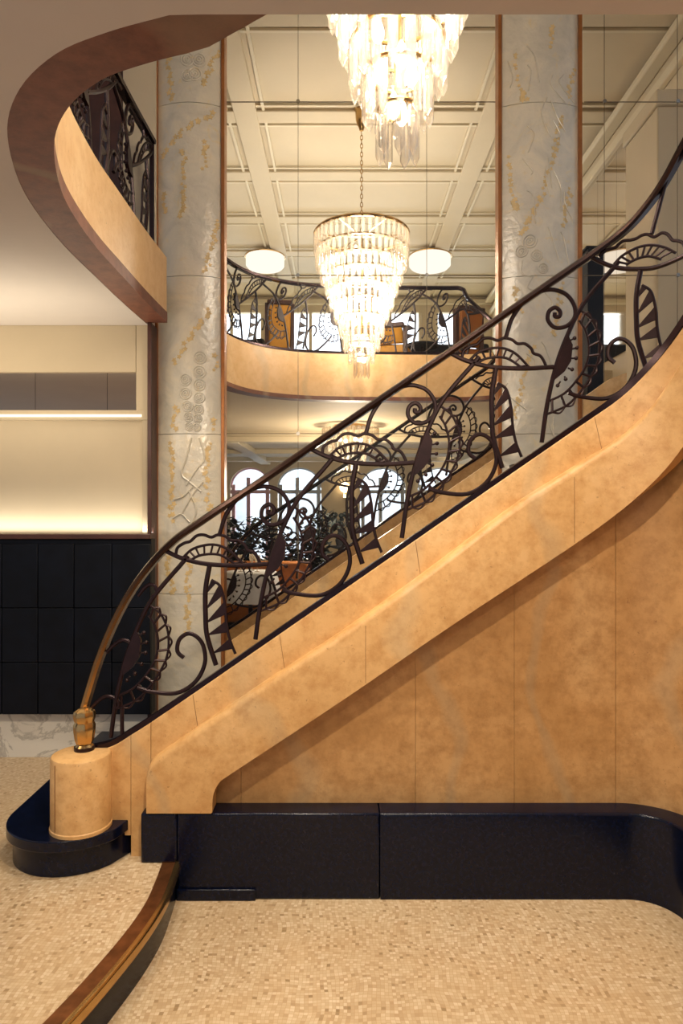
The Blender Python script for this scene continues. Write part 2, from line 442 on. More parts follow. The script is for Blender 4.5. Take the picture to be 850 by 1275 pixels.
# bottom curtail step and round stone newel
zs = ZF + 0.147
nx, ny = X(101, 2.70), 2.70
def bull(cx, cy, r, xr, yb):
    pts = [V(xr, yb, 0), V(cx, yb, 0)]
    pts[1] = V(cx - r, yb, 0)
    for k in range(25):
        a = PI + PI / 2 * k / 24; pts.append(V(cx + r * math.cos(a), cy + r * math.sin(a), 0))
    for k in range(1, 13):
        a = 1.5 * PI + PI / 2 * k / 12 * 0.6; pts.append(V(cx + r * math.cos(a), cy + r * math.sin(a), 0))
    pts.append(V(xr, cy, 0)); return pts
sx, sy = X(95, 2.83), 2.83
step = MB()
q = bull(sx, sy, 0.238, X(167, 2.76), YM - 0.07); step.slab([p + V(0, 0, ZF) for p in q], V(0, 0, 0.105))
q = bull(sx, sy, 0.262, X(167, 2.76), YM - 0.07); step.slab([p + V(0, 0, ZF + 0.1045) for p in q], V(0, 0, 0.042))
step.build('curtail_step', M['black'], stair, bevel=0.004)
zt = Z(951, ny - 0.115)
MB().lathe([(0.001, zs), (0.117, zs), (0.117, zs + .012), (0.114, zs + .016), (0.114, zt - .012), (0.110, zt - .003), (0.104, zt), (0.001, zt)], (nx, ny, 0), 48).build('newel', M['stone'], stair)
MB().tube([V(nx - 0.064, ny - 0.0955, zs + .02), V(nx - 0.064, ny - 0.0955, zt - .015)], 0.0013, 5).build('newel_joint', M['joint_brown'], stair)
for i in range(1, 13):
    xx = -0.86 + 0.245 * (i - 1); zz = zs + 0.168 * i
    if xx > 1.0: break
    MB().box(xx, xx + 0.285, 2.868, YM - 0.075, zz - 0.168, zz).build('step', M['black'], stair, bevel=0.004)
for i in range(4):                    # winders climbing round the bend
    a0, a1 = PI / 2 - i * 0.3, PI / 2 - (i + 1) * 0.3; zz = zs + 0.168 * (9 + i); c = V(0.965, 2.28, 0); r0, r1 = 0.62, 1.65
    ring = [c + V(math.cos(a) * r, math.sin(a) * r, zz) for a, r in ((a0, r0), (a0, r1), (a1, r1), (a1, r0))]
    MB().slab(ring, V(0, 0, -0.168)).build('step', M['black'], stair)
sk = [(262, 816), (425, 703), (600, 582), (720, 500), (770, 464)]
rings = []
for px in rng(262, 780, 20):
    a = P(px, lerp_py(sk, px), YM - 0.07)
    rings.append([a, a + V(0, .055, 0), a + V(0, .055, -.28), a + V(0, 0, -.28)])
MB().rings(rings).build('wall_skirting', M['stone'], stair)

# ------------------------------------------------------------------ wrought iron pattern (pixels from the top of each post)
POST = [(0, 0), (-5, 30), (-5, 62), (-3, 88), (8, 124)]
FEATHER = [(2, 18), (13, 26), (19, 48), (21, 72), (25, 92), (32, 110)]
BOW = [(-60, -21), (-36, -9.5), (-5, -2), (34, 0), (72, -2)]
SCAL = [(-42, -13), (-40, -22), (-31, -28), (-24, -30), (-16, -37), (-7, -38), (2, -35), (10, -38), (20, -36), (27, -31), (36, -31), (44, -25), (47, -19), (55, -16), (60, -9), (63, -1)]
ARC1 = [(-34, -9), (-20, -21), (4, -26), (24, -19), (43, 0)]
ARC2 = [(-25, -6), (-10, -13), (13, -13), (34, 0)]
STEM = [(153, -134), (146, -125), (109, -81), (88, -39), (74, 0), (63.6, 46), (57, 92)]
LEAF = [(88.6, -43), (95, -29), (93, -9), (85, 4), (72, 15), (75, 0), (82, -22)]
BEADS = [(98, -38), (101, -26), (100, -13), (95, 1), (87, 13), (77, 21)]
SCROLL = [(12, -37), (14, -44), (21, -64), (39, -87), (63.6, -98), (85, -94), (97, -80), (98, -64), (88, -53), (74, -51), (65, -60), (66, -71), (74, -76), (80, -71), (79, -65), (73.5, -65), (73.5, -69.5)]
LOUT = [(106, -72), (120, -60), (128, -39), (128, -14), (120, 7), (106, 28), (88, 46), (63, 57)]
LIN = [(104, -60), (112, -46), (116, -25), (112, -4), (101, 14), (85, 31), (65, 41)]
HOOK = [(90, 30), (106, 35), (138, 37), (162, 23), (174, 0), (172, -22), (163, -34), (152, -37), (142, -29), (140, -15), (148, -7)]

def flat_poly(mb, pts, mp, th=0.006):
    fr = []; of = []
    for a, b in pts:
        p, n = mp(a, b); fr.append(p + n * th); of.append(n * (-2 * th))
    return mb.slab(fr, of)
def C2(pts, mp, n=5): return [mp(q.x, q.y)[0] for q in cr([(a, b, 0) for a, b in pts], n)]
def samp(pts, t):
    q = cr([(a, b, 0) for a, b in pts], 12); k = t * (len(q) - 1); i = min(int(k), len(q) - 2); return q[i].lerp(q[i + 1], k - i)

def motif(mp, parent, mat, k=1.0, parts='pfslch', scal=SCAL, bow=BOW, arcs=(ARC1, ARC2), n=7, scroll=SCROLL):
    r = lambda v: v * k
    if 'p' in parts:
        po = MB().tube(C2(POST, mp), r(.0105), n).build('post', mat, parent)
        f = MB().tube(C2(FEATHER, mp), r(.006), n)
        for t in (0.1, 0.3, 0.5, 0.7, 0.92):
            a = samp(FEATHER, t); b = samp(FEATHER, max(0, t - 0.13)); d = samp(POST, min(0.98, 0.22 + t * 0.74))
            flat_poly(f, [(a.x, a.y), (b.x, b.y), (d.x, d.y)], mp, r(.004))
            f.tube([mp(a.x, a.y)[0], mp(d.x, d.y)[0]], r(.003), 5)
        f.build('toothed_leaf', mat, po)
    if 'f' in parts:
        f = MB().tube(C2(bow, mp), r(.0095), n).tube(C2(scal, mp, 4), r(.0065), n)
        for a in arcs: f.tube(C2(a, mp), r(.0055), n)
        for i in range(9):
            t = 0.06 + 0.88 * i / 8; a, b = samp(arcs[0], t), samp(arcs[1], t)
            f.tube([mp(a.x, a.y)[0], mp(b.x, b.y)[0]], r(.0045), 6)
        f.build('fan', mat, parent)
    if 's' in parts:
        st = MB().tube(C2(STEM, mp), r(.0095), n).build('stem', mat, parent)
        lf = MB(); flat_poly(lf, LEAF, mp, r(.009))
        for a, b in BEADS:
            p, nn = mp(a, b); lf.ball(p, r(.0085), 6)
            d = mp(a * 0.5 + 84 * 0.5, b * 0.85 - 12 * 0.15)[0]; lf.tube([p, d], r(.004), 5)
        lf.build('beaded_leaf', mat, st)
    if 'l' in parts:
        f = MB().tube(C2(LOUT, mp), r(.005), n).tube(C2(LIN, mp), r(.005), n)
        for i in range(11):
            t = 0.04 + 0.92 * i / 10; a, b = samp(LOUT, t), samp(LIN, t)
            f.tube([mp(a.x, a.y)[0], mp(b.x, b.y)[0]], r(.0055), 6)
            if i < 10:                       # scalloped outer links
                t2 = t + 0.046; c = samp(LOUT, t2); e = samp(LIN, t2); o = c + (c - e) * 0.3; d = samp(LOUT, t + 0.092)
                f.tube([mp(q.x, q.y)[0] for q in cr([a, o, d], 4)], r(.0045), 6)
        f.build('scalloped_band', mat, parent)
    if 'c' in parts: MB().tube(C2(scroll, mp), r(.0088), n).build('scroll', mat, parent)
    if 'h' in parts: MB().tube(C2(HOOK, mp), r(.0088), n).build('hook', mat, parent)

SCAL4 = [(-52, -17), (-43, -25), (-31, -29), (-27, -33), (-21, -37), (-12, -38), (-5, -40), (2, -44), (9, -45), (16, -42), (20, -43), (27, -47), (34, -45), (40, -38), (47, -37), (54, -33), (58, -20)]
BOW4 = [(-68, -21), (-49, -10.5), (-28, -3.5), (-3, -2), (22, -5), (53, -18), (70, -30)]
A41 = [(-33, -8), (-22, -19), (-3, -29), (14, -32), (30, -29), (44, -22)]
A42 = [(-18, -7), (-6, -14), (10, -18), (26, -14)]
SCR4 = [(14, -46), (23, -79), (32, -111), (45, -135), (60, -150)]
UNITS = [(81, 826), (261, 704), (443, 578), (617, 459), (797, 337)]

def stair_railing(fl, label, loc):
    T = (lambda p: flip(p)) if fl else (lambda p: p)
    N = (lambda n: Vector((n.x, -n.y, n.z))) if fl else (lambda n: n)
    root = thing('stair_railing', T(Vector(loc)), label, 'railing', None)
    def pts(c, lo, hi): return [ST.at(a, b) for a, b in c if lo <= a <= hi]
    hp = pts(HAND, 99, 915); nn = [N(ST.normal(p)) for p in hp]
    prof = [(-.022, -.011), (.022, -.011), (.027, .0), (.022, .012), (.009, .018), (-.009, .018), (-.022, .012), (-.027, .0)]
    MB().sweep([T(p) for p in hp], nn, prof).build('handrail', M['worn_rail'], root)
    bp = [ST.at(a, b) for a, b in BOTTOM]; nn = [N(ST.normal(p)) for p in bp]
    MB().sweep([T(p) for p in bp], nn, [(-.02, -.012), (.02, -.012), (.02, .012), (-.02, .012)]).build('bottom_rail', M['rail'], root)
    # volute that ends the handrail on the newel
    c = T(ST.at(101, 920)); zb = zt; hgt = Z(893, 2.75) - zt
    c = Vector((nx - 0.002, T(Vector((0, 2.74, 0))).y, 0))
    fin = MB().lathe([(.001, zb), (.036, zb), (.038, zb + .012), (.03, zb + .022), (.037, zb + .04), (.042, zb + .075), (.043, zb + .1), (.037, zb + .112), (.041, zb + .122), (.044, zb + .14), (.04, zb + .155), (.025, zb + .165), (.001, zb + .168)], c, 32, 8, 0.14)
    fin.build('volute', M['gold'], root)['label'] = 'fluted golden brass volute'
    MB().lathe([(.001, zb - .0005), (.04, zb - .0005), (.04, zb + .014), (.001, zb + .014)], c, 24).build('volute_foot', M['iron'], root)
    for i, o in enumerate(UNITS):
        def mp(a, b, o=o):
            p = ST.at(o[0] + a, o[1] + b); return T(p), N(ST.normal(p))
        if i == 0: motif(mp, root, M['iron'], parts='slh')
        elif i == 4: motif(mp, root, M['iron'], parts='pfc', scal=SCAL4, bow=BOW4, arcs=(A41, A42), scroll=SCR4)
        else: motif(mp, root, M['iron'])
    for c in ([(172, 742), (179, 733), (186, 728), (193, 730), (195, 738), (189, 743)], [(133, 812), (142, 803), (152, 797), (162, 800), (164, 808), (158, 813)], [(112, 884), (121, 874), (132, 867), (144, 870), (148, 878), (142, 883)]):
        MB().tube([T(ST.at(p.x, p.y)) for p in cr([(a, b, 0) for a, b in c], 5)], .0075).build('curl', M['iron'], root)
    MB().tube([T(ST.at(*q)) for q in ((152, 880), (152, 915))], .0085).build('post', M['iron'], root)
    return root
stair_railing(False, 'dark wrought iron stair railing with fans and scrolls, in front, ending on the round newel', (nx, 2.78, zt))
stair_railing(True, 'mirror image of the wrought iron stair railing, smaller, behind the front one', (nx, 2.78, zt))  # reflection of the front railing, built as real geometry
st2 = thing('stair_string', flip(V(-0.9, 2.8, ZF)), 'mirror image of the brown stone side string, behind the stair', 'staircase')  # the stair string as reflected, modelled across the mirror plane
ruled(MB(), XS, fT, lambda p: min(fT(p) + 95, 1030), -0.085, 0.1, 0.0, fl=True)
b2 = MB(); ruled(b2, XS, fT, lambda p: fT(p) + 95, 0.03, 0.12, 0.004, fl=True); b2.build('string_band', M['stone_wall'], st2)
for i in range(0, 9):
    xx = -0.86 + 0.245 * (i - 1); zz = zs + 0.168 * i
    MB().box(xx, xx + 0.285, YM + .05, 2 * YM - 2.90, max(ZF, zz - 0.168), zz).build('step', M['black'], st2)

# ------------------------------------------------------------------ etched glass pilasters
def pilaster(pl, pr, name, label, rel):
    yf = 3.93; hw = (pr - pl) / 2; pc = (pl + pr) / 2
    root = thing(name, (X(pc, yf), yf + .05, ZF), label, 'column', None)
    def surf(px, z, lift=0.0):
        u = (px - pc) / hw; y = yf + 0.055 * u * u - lift; return Vector((X(px, yf), y, z))
    rows = [ZF, Z(857, yf) if False else Z(740, yf), Z(540, yf), Z(343, yf), Z(127, yf), 4.99]
    for a, b in zip(rows, rows[1:]):
        mb = MB(); cols = []
        for k in range(17):
            px = pl + 2 + (pr - pl - 4) * k / 16; p = surf(px, 0); cols.append(p)
        ring = lambda z: [V(p.x, p.y, z) for p in cols] + [V(cols[-1].x, yf + .11, z), V(cols[0].x, yf + .11, z)]
        mb.rings([ring(a + .0015), ring(b - .0015)]); mb.build('etched_panel', M['etched'], root)
    MB().box(X(pl + 4, yf), X(pr - 4, yf), yf + .08, yf + .12, ZF, 4.99).build('core', M['dark_brown'], root)
    for px in (pl, pr):
        MB().box(X(px - 2.2, yf), X(px + 2.2, yf), yf + .03, yf + .115, ZF, 4.99).build('edge_trim', M['copper'], root, bevel=.003)
    # gilded blossoms and moulded relief
    fl = MB()
    for line in rel['flowers']:
        q = cr([(a, b, 0) for a, b in line], 8); L = sum((q[i + 1] - q[i]).length for i in range(len(q) - 1)); n = max(2, int(L / 4.2))
        for i in range(n):
            k = (i + .5) / n * (len(q) - 1); p = q[int(k)].lerp(q[min(int(k) + 1, len(q) - 1)], k % 1)
            px, py = p.x + random.uniform(-3, 3), p.y + random.uniform(-2, 2); r = random.uniform(2.4, 4.6); a0 = random.random() * 6
            ring = []
            for j in range(10):
                rr = r * (1 if j % 2 == 0 else 0.5); a = a0 + 2 * PI * j / 10
                x_, y_ = px + rr * math.cos(a), py + rr * math.sin(a)
                if not pl + 3 < x_ < pr - 3: x_ = min(max(x_, pl + 3), pr - 3)
                ring.append(surf(x_, Z(y_, yf), .002))
            fl.slab(ring, V(0, .004, 0))
    fl.build('gilded_blossoms', M['gilt'], root)
    if rel.get('rosettes'):
        for px, py, r in rel['rosettes']:
            rs = MB()
            for q in (1.0, 0.6, 0.25):
                rs.tube([surf(px + r * q * math.cos(t), Z(py + r * q * math.sin(t), yf), .002) for t in [2 * PI * k / 16 for k in range(16)]], .004, 6, True)
            rs.build('rosette', M['etched'], root)
    if rel.get('branches'):
        br = MB()
        for line in rel['branches']:
            br.tube([surf(p.x, Z(p.y, yf), .003) for p in cr([(a, b, 0) for a, b in line], 5)], rel.get('br', .006), 6)
        br.build('branch_relief', M['etched'], root)
    return root
relL = dict(
    flowers=[[(203, 50), (210, 85), (212, 124)], [(272, 55), (262, 80), (252, 105)], [(243, 35), (252, 45), (258, 52)],
             [(199, 195), (225, 165), (268, 137)], [(228, 185), (229, 230), (226, 270)], [(256, 172), (254, 210)], [(203, 235), (206, 265)], [(272, 270), (262, 310), (255, 340)],
             [(262, 384), (240, 415), (215, 455)], [(266, 440), (267, 460)], [(220, 505), (216, 535)], [(265, 520), (267, 535)],
             [(212, 550), (214, 600), (212, 650)], [(262, 550), (255, 590), (262, 640)], [(205, 690), (215, 740)], [(235, 700), (232, 790)]],
    rosettes=[(231, 473, 7), (231, 490, 7), (233.6, 506, 6.5), (234.7, 519, 5.5), (235.8, 531, 5), (248.8, 445, 7.5), (248, 463, 7.5), (248, 479, 7), (247.8, 495, 6.5), (247, 509.5, 6), (246, 521, 5), (245, 532, 4.5), (233, 74, 8), (247, 74, 8), (233, 94, 7), (242, 92, 8)],
    branches=[[(238, 545), (232, 570), (226, 590), (236, 600), (250, 612)], [(248, 545), (254, 570), (244, 585), (232, 604)], [(252, 600), (240, 615), (226, 640)], [(236, 612), (244, 634), (240, 650)], [(216, 622), (228, 618), (240, 606)], [(215, 645), (226, 640), (236, 650)]])
pilaster(192, 276, 'pilaster', 'silvery etched glass pilaster with rosettes, left of the tall mirror', relL)
rb = random.Random(3); brs = []
for k in range(26):
    x0_, y0_ = rb.uniform(632, 712), rb.uniform(40, 560)
    brs.append([(x0_, y0_), (x0_ + rb.uniform(-8, 12), y0_ + rb.uniform(8, 22)), (min(718, x0_ + rb.uniform(-4, 22)), y0_ + rb.uniform(20, 50))])
relR = dict(br=.003, flowers=[[(690, 30), (686, 60)], [(640, 60), (648, 110), (655, 125)], [(718, 80), (708, 120)], [(700, 140), (690, 190), (672, 250), (650, 290)], [(632, 190), (640, 240), (645, 260)], [(712, 230), (704, 280)],
                     [(640, 355), (650, 390)], [(700, 350), (690, 420)], [(665, 430), (650, 480), (640, 520)]], branches=brs,
            rosettes=[(660, 300, 8), (668, 318, 7), (650, 312, 7), (676, 334, 6)])
pilaster(624, 725, 'pilaster', 'pale etched glass pilaster with frosted branches, behind the middle of the stair railing', relR)

# ------------------------------------------------------------------ mirror wall between and beside the pilasters, built as clear panes
rowsz = [0.3, Z(540, YM), Z(343, YM), Z(127, YM), 4.995]
def glazing(name, cols):  # clear panes stand in for the mirrors
    root = sroot(name, (X(cols[0], YM), YM, 0.3))
    for i, (a, b) in enumerate(zip(cols, cols[1:])):
        for z0, z1 in zip(rowsz, rowsz[1:]):
            MB().box(X(a, YM) + .0015, X(b, YM) - .0015, YM - .003, YM + .003, z0 + .0015, z1 - .0015).build('pane', M['pane'], root)
    for z in rowsz[1:-1]:
        MB().box(X(cols[0], YM), X(cols[-1], YM), YM - .002, YM + .002, z - .0022, z + .0022).build('joint', M['joint'], root)
        for a in cols[1:-1]:
            MB().lathe([(.001, 0), (.011, 0), (.011, .008), (.007, .012), (.001, .012)], (0, 0, 0), 14)
            s = MB()
            for k in range(1): s.add([V(X(a, YM) + .011 * math.cos(t), YM - .004 - d, z + .011 * math.sin(t)) for d in (0, .008) for t in [2 * PI * j / 12 for j in range(12)]], [tuple(range(12)), tuple(range(12, 24))] + [(j, (j + 1) % 12, 12 + (j + 1) % 12, 12 + j) for j in range(12)])
            s.build('stud', M['steel'], root)
    for a in cols[1:-1]:
        MB().box(X(a, YM) - .0014, X(a, YM) + .0014, YM - .002, YM + .002, rowsz[0], rowsz[-1]).build('joint', M['joint'], root)
glazing('window_1', [278, 371, 531, 622])
glazing('window_2', [727, 752, 843, 900])

# ------------------------------------------------------------------ left wall, wainscot, ledge
yl = 3.90
xw0, xw1 = -4.2, X(187, yl)
wl = sroot('wall_left', (xw0, yl, ZF))
zc = 2.60
zlist = lambda py: Z(py, yl)
MB().box(xw0, X(169, yl), yl, yl + .1, zlist(463), zc).build('panel', M['beige'], wl, bevel=.002)
MB().box(X(169, yl) + .002, xw1, yl, yl + .1, zlist(511), zc).build('stile', M['beige'], wl, bevel=.002)
MB().box(xw0, xw1, yl - .012, yl + .1, zlist(523), zlist(511)).build('ledge', M['beige'], wl, bevel=.002)
MB().box(xw0, X(177, yl), yl + .03, yl + .1, zlist(700), zlist(523)).build('lit_panel', M['beige'], wl)
MB().box(X(177, yl) + .001, xw1, yl, yl + .1, ZF, zlist(523)).build('stile', M['beige'], wl, bevel=.002)
MB().box(xw0, X(177, yl), yl - .0155, yl - .0121, zlist(519.5), zlist(516.5)).build('led_strip', M['led'], wl)
mr = sroot('window_3', (X(0, yl), yl, zlist(511)))  # strip of mirror glass set into the left wall
ms = [xw0, X(42, yl), X(132, yl), X(169, yl)]
for a, b in zip(ms, ms[1:]):
    MB().box(a + .0012, b - .0012, yl + .02, yl + .03, zlist(511), zlist(463)).build('mirror_strip', M['mirror'], mr)
MB().box(xw0, X(169, yl), yl + .031, yl + .05, zlist(511), zlist(463)).build('backing', M['dark_brown'], mr)
wz0, wz1 = Z(890, yl - .1), Z(665, yl - .1)
wn = thing('wood_wainscot', (X(0, yl), yl - .1, wz0), 'black stained wood panelling below the lit beige wall, at left', 'panelling')
MB().box(xw0, X(187, yl - .1), yl - .08, yl - .002, wz0, wz1 - .03).build('backing', M['darkwood'], wn)
MB().box(xw0, X(187, yl - .1), yl - .105, yl - .002, wz1 - .028, wz1).build('top_rail', M['brownwood'], wn, bevel=.004)
wp = [(665 + 12, 757), (757, 825), (825, 890)]; cols = [-460, -370, -280, -190, -100, -46, 2, 47, 92, 139, 187]
for a, b in wp:
    for c, d in zip(cols, cols[1:]):
        MB().box(max(xw0, X(c, yl - .1)) + .0015, X(d, yl - .1) - .0015, yl - .1, yl - .079, Z(b, yl - .1) + .0015, Z(a, yl - .1) - .0015).build('wood_panel', M['darkwood'], wn, bevel=.003)
bl = MB().box(xw0, X(187, yl), yl - .03, yl, ZF, wz0).build('baseboard_left', M['marble']); struct(bl)
struct(MB().box(X(187, yl), X(192, yl), yl - .06, yl + .1, ZF, zc).build('trim_2', M['brownwood'], bevel=.003))

# ------------------------------------------------------------------ ceiling with the curved stairwell edge
outer = [(-1.105, 3.86), (-1.115, 3.5), (-1.115, 3.1), (-1.112, 2.75), (-1.08, 2.4), (-1.025, 2.15), (-0.93, 1.9), (-0.81, 1.72), (-0.665, 1.59), (-0.52, 1.518), (-0.37, 1.466)]
oc = [(p.x, p.y) for p in cr([(a, b, 0) for a, b in outer], 5)]
ye = F * (zc - H) / (CY - 18)
poly = [V(x, y, zc) for x, y in oc] + [V(-0.30, ye, zc), V(3.2, ye, zc), V(3.2, -2, zc), V(xw0, -2, zc), V(xw0, yl + .1, zc), V(X(192, yl), yl + .1, zc), V(-1.1, yl, zc)]
struct(MB().slab(poly, V(0, 0, .12)).build('ceiling', M['taupe'], smooth=20))
gl = sroot('trim_3', (-1.05, 3.8, zc))
cen = [V(x, y, 0) for x, y in oc] + [V(-0.22, 1.36, 0), V(-0.05, 1.28, 0), V(0.2, 1.22, 0), V(0.6, 1.2, 0), V(3.0, 1.2, 0)]
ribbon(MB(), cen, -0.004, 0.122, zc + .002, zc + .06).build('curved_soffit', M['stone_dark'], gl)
ribbon(MB(), cen, 0.075, 0.118, zc + .0605, zc + .37).build('curved_fascia', M['fascia'], gl)
# mezzanine slab and back wall above
poly = [V(x, y, zc + .13) for x, y in oc] + [V(-0.2, 1.3, zc + .13), V(0.6, 1.19, zc + .13), V(3.2, 1.19, zc + .13), V(3.2, -2, zc + .13), V(xw0, -2, zc + .13), V(xw0, yl + .1, zc + .13), V(-1.02, yl + .1, zc + .13)]
struct(MB().slab(poly, V(0, 0, .15)).build('floor_mezzanine', M['carpet'], smooth=20))
wu = sroot('wall_upper', (-1.3, yl + .1, zc))
MB().box(-1.26, X(192, yl) - .002, yl + .04, yl + .2, zc + .3, 5.0).build('pale_wall', M['cream'], wu)
MB().box(xw0, -1.26, yl + .06, yl + .2, zc + .3, 5.0).build('dark_wall', M['brownwood'], wu)

# railing along a level gallery edge
def resample(pts, step):
    out = [pts[0]]; acc = 0
    L = [0]
    for a, b in zip(pts, pts[1:]): L.append(L[-1] + (b - a).length)
    n = max(2, int(L[-1] / step)); res = []
    for k in range(n + 1):
        s = L[-1] * k / n; i = 0
        while i < len(L) - 2 and L[i + 1] < s: i += 1
        res.append(pts[i].lerp(pts[i + 1], (s - L[i]) / max(L[i + 1] - L[i], 1e-9)))
    return res, L[-1]
def gallery_railing(path, z0, hgt, drop, label, name, units, sgn, kr=1.0, pitch=None, start=0.0, ku=1.0, mat='iron'):
    pts = cr(path, 8); res, L = resample(pts, 0.03)
    root = thing(name, (res[0].x, res[0].y, z0), label, 'railing')
    def at(u):
        u = min(max(u, 0), L); k = u / L * (len(res) - 1); i = min(int(k), len(res) - 2)
        p = res[i].lerp(res[i + 1], k - i); t = (res[i + 1] - res[i]).normalized(); return p, Vector((t.y, -t.x, 0)), u
    up = [Vector((0, 0, 1))] * len(res)
    top = []
    for i, p in enumerate(res): top.append(V(p.x, p.y, z0 + hgt - drop(L * i / (len(res) - 1))))
    nn = [at(L * i / (len(res) - 1))[1] for i in range(len(res))]
    MB().sweep(top, nn, [(-.022, -.012), (.022, -.012), (.026, .006), (0, .02), (-.026, .006)]).build('handrail', M['rail'], root)
    MB().sweep([V(p.x, p.y, z0 + .012 - drop(L * i / (len(res) - 1))) for i, p in enumerate(res)], nn, [(-.015, -.01), (.015, -.01), (.015, .01), (-.015, .01)]).build('bottom_rail', M['rail'], root)
    k = hgt / 182.0
    for j in range(units):
        base = start + j * (pitch or 178 * k)
        def mp(a, b, base=base):
            u = base + sgn * a * k * ku; v = hgt - 43 * k - (b + 0.685 * a) * k
            p, n, u = at(u); v = min(max(v, 0.01), hgt - 0.015)
            return V(p.x, p.y, z0 + v - drop(u)), n
        motif(mp, root, M[mat], kr * k / 0.00327, n=6)
    for u in (0.0,):
        p = res[0]; MB().tube([V(p.x, p.y, z0), V(p.x, p.y, z0 + hgt)], .014).build('end_post', M['iron'], root)
    return root
lp = [V(-1.105, 3.80, 0), V(-1.115, 3.4, 0), V(-1.115, 3.0, 0), V(-1.10, 2.6, 0), V(-1.05, 2.25, 0), V(-0.95, 1.95, 0)]
gallery_railing([p + V(.05, 0, 0) for p in lp], zc + .372, 0.62, lambda u: 0, 'dark iron railing on the curved gallery edge above, left of the etched pilaster', 'gallery_railing', 3, 1, 1.0, None, 0.1)

# ------------------------------------------------------------------ chandeliers
TIERS = [(3.74, .40, 46, .17), (3.60, .385, 44, .17), (3.50, .345, 40, .16), (3.40, .305, 36, .16), (3.28, .268, 32, .16), (3.165, .225, 27, .16), (3.04, .185, 23, .16), (2.92, .15, 18, .16), (2.815, .105, 12, .16), (2.705, .06, 7, .15)]
zbase = Z(467, 5.854)
dz0 = zbase - 2.705
def prism_mesh(L, w):
    """a three-lobed crystal bar with a pointed foot, hung from its top"""
    mb = MB(); n = 12; rings = []; tip = random.Random(2)
    lob = lambda k: (1.0, .80, .60, .80)[k % 4]
    for z, s, sk in ((0, .6, 0), (-.008, 1, 0), (-L + w * 1.5, 1, 1), (-L, .1, 0)):
        rings.append([V(w * s * lob(k) * math.cos(2 * PI * k / n), w * s * lob(k) * math.sin(2 * PI * k / n), z + sk * w * .9 * (lob(k) - .8)) for k in range(n)])
    return mb.rings(rings)
pm = prism_mesh(.17, .019).build('prism', M['crystal'], None, smooth=12)
pdata = pm.data; bpy.data.objects.remove(pm)
def chandelier(loc, label):
    root = thing('chandelier', loc, label, 'chandelier', None)
    L = Vector(loc)
    MB().lathe([(.001, .0), (.062, .0), (.066, -.02), (.056, -.03), (.05, -.11), (.036, -.15), (.03, -.155), (.016, -.2), (.001, -.205)], L, 24).build('canopy', M['gold'], root)
    ztop = 3.86 + dz0
    ch = MB(); z = L.z - .2; i = 0
    while z > ztop + .02:
        a = 0.0 if i % 2 else PI / 2
        ch.tube([L + V(.011 * math.cos(t) * math.cos(a), .011 * math.cos(t) * math.sin(a), z - L.z - .02 + .022 * math.sin(t)) for t in [2 * PI * k / 10 for k in range(10)]], .0035, 5, True)
        z -= .036; i += 1
    ch.build('chain', M['gold'], root)
    for q, (zb, r, n, ln) in enumerate(TIERS):
        zz = zb + dz0 + ln
        MB().tube([V(L.x + r * math.cos(t), L.y + r * math.sin(t), zz) for t in [2 * PI * k / 40 for k in range(40)]], .008 if q else .014, 6, True).build('tier_ring', M['gold'], root)
    fr = MB().tube([V(L.x, L.y, ztop + .05), V(L.x, L.y, 2.82 + dz0)], .012)
    for k in range(6):
        a = PI / 3 * k; fr.tube([V(L.x, L.y, ztop + .03), V(L.x + .4 * math.cos(a), L.y + .4 * math.sin(a), ztop + .05)], .008)
    fr.build('frame', M['gold'], root)
    for (zz, r, n) in ((3.66, .26, 6), (3.42, .2, 5), (3.18, .13, 4), (2.98, .06, 3), (2.84, .025, 2)):
        for k in range(n):
            a = 2 * PI * (k + .3) / n; c = V(r * math.cos(a), r * math.sin(a), zz + dz0 - L.z)
            MB().lathe([(.004, .06), (.014, .04), (.022, .012), (.02, -.01), (.01, -.025), (.001, -.028)], (0, 0, 0), 10).build('bulb', M['bulb'], root, loc=c)
    rest = MB(); count = 0
    for q in range(len(TIERS) - 1, -1, -1):
        zb, r, n, ln = TIERS[q]
        for k in range(n):
            a = 2 * PI * (k + .5 * (q % 2)) / n + PI / 2
            jz = -.012 if k % 2 else 0.0
            c = V(r * math.cos(a), r * math.sin(a), zb + dz0 + ln - L.z + jz)
            if count < 100:
                o = bpy.data.objects.new('prism', pdata); COL.objects.link(o); o.parent = root; o.location = c; o.rotation_euler = (0, 0, a + PI); count += 1
            else:
                ca, sa = math.cos(a + PI), math.sin(a + PI)
                rest.add([V(L.x + c.x + v.co.x * ca - v.co.y * sa, L.y + c.y + v.co.x * sa + v.co.y * ca, L.z + c.z + v.co.z) for v in pdata.vertices], [tuple(p.vertices) for p in pdata.polygons])
    o = rest.build('prisms', M['crystal'], root, smooth=25); o['kind'] = 'stuff'
    return root
YR = 2.245
chandelier((0.185, YR, 5.0), 'bright crystal prism chandelier cut off by the ceiling edge, nearest, top middle')
chandelier((0.172, 2 * YM - YR, 5.0), 'mirror image of the crystal chandelier, seen whole and tiered on a brass chain')  # the same chandelier again, its reflection modelled behind the mirror

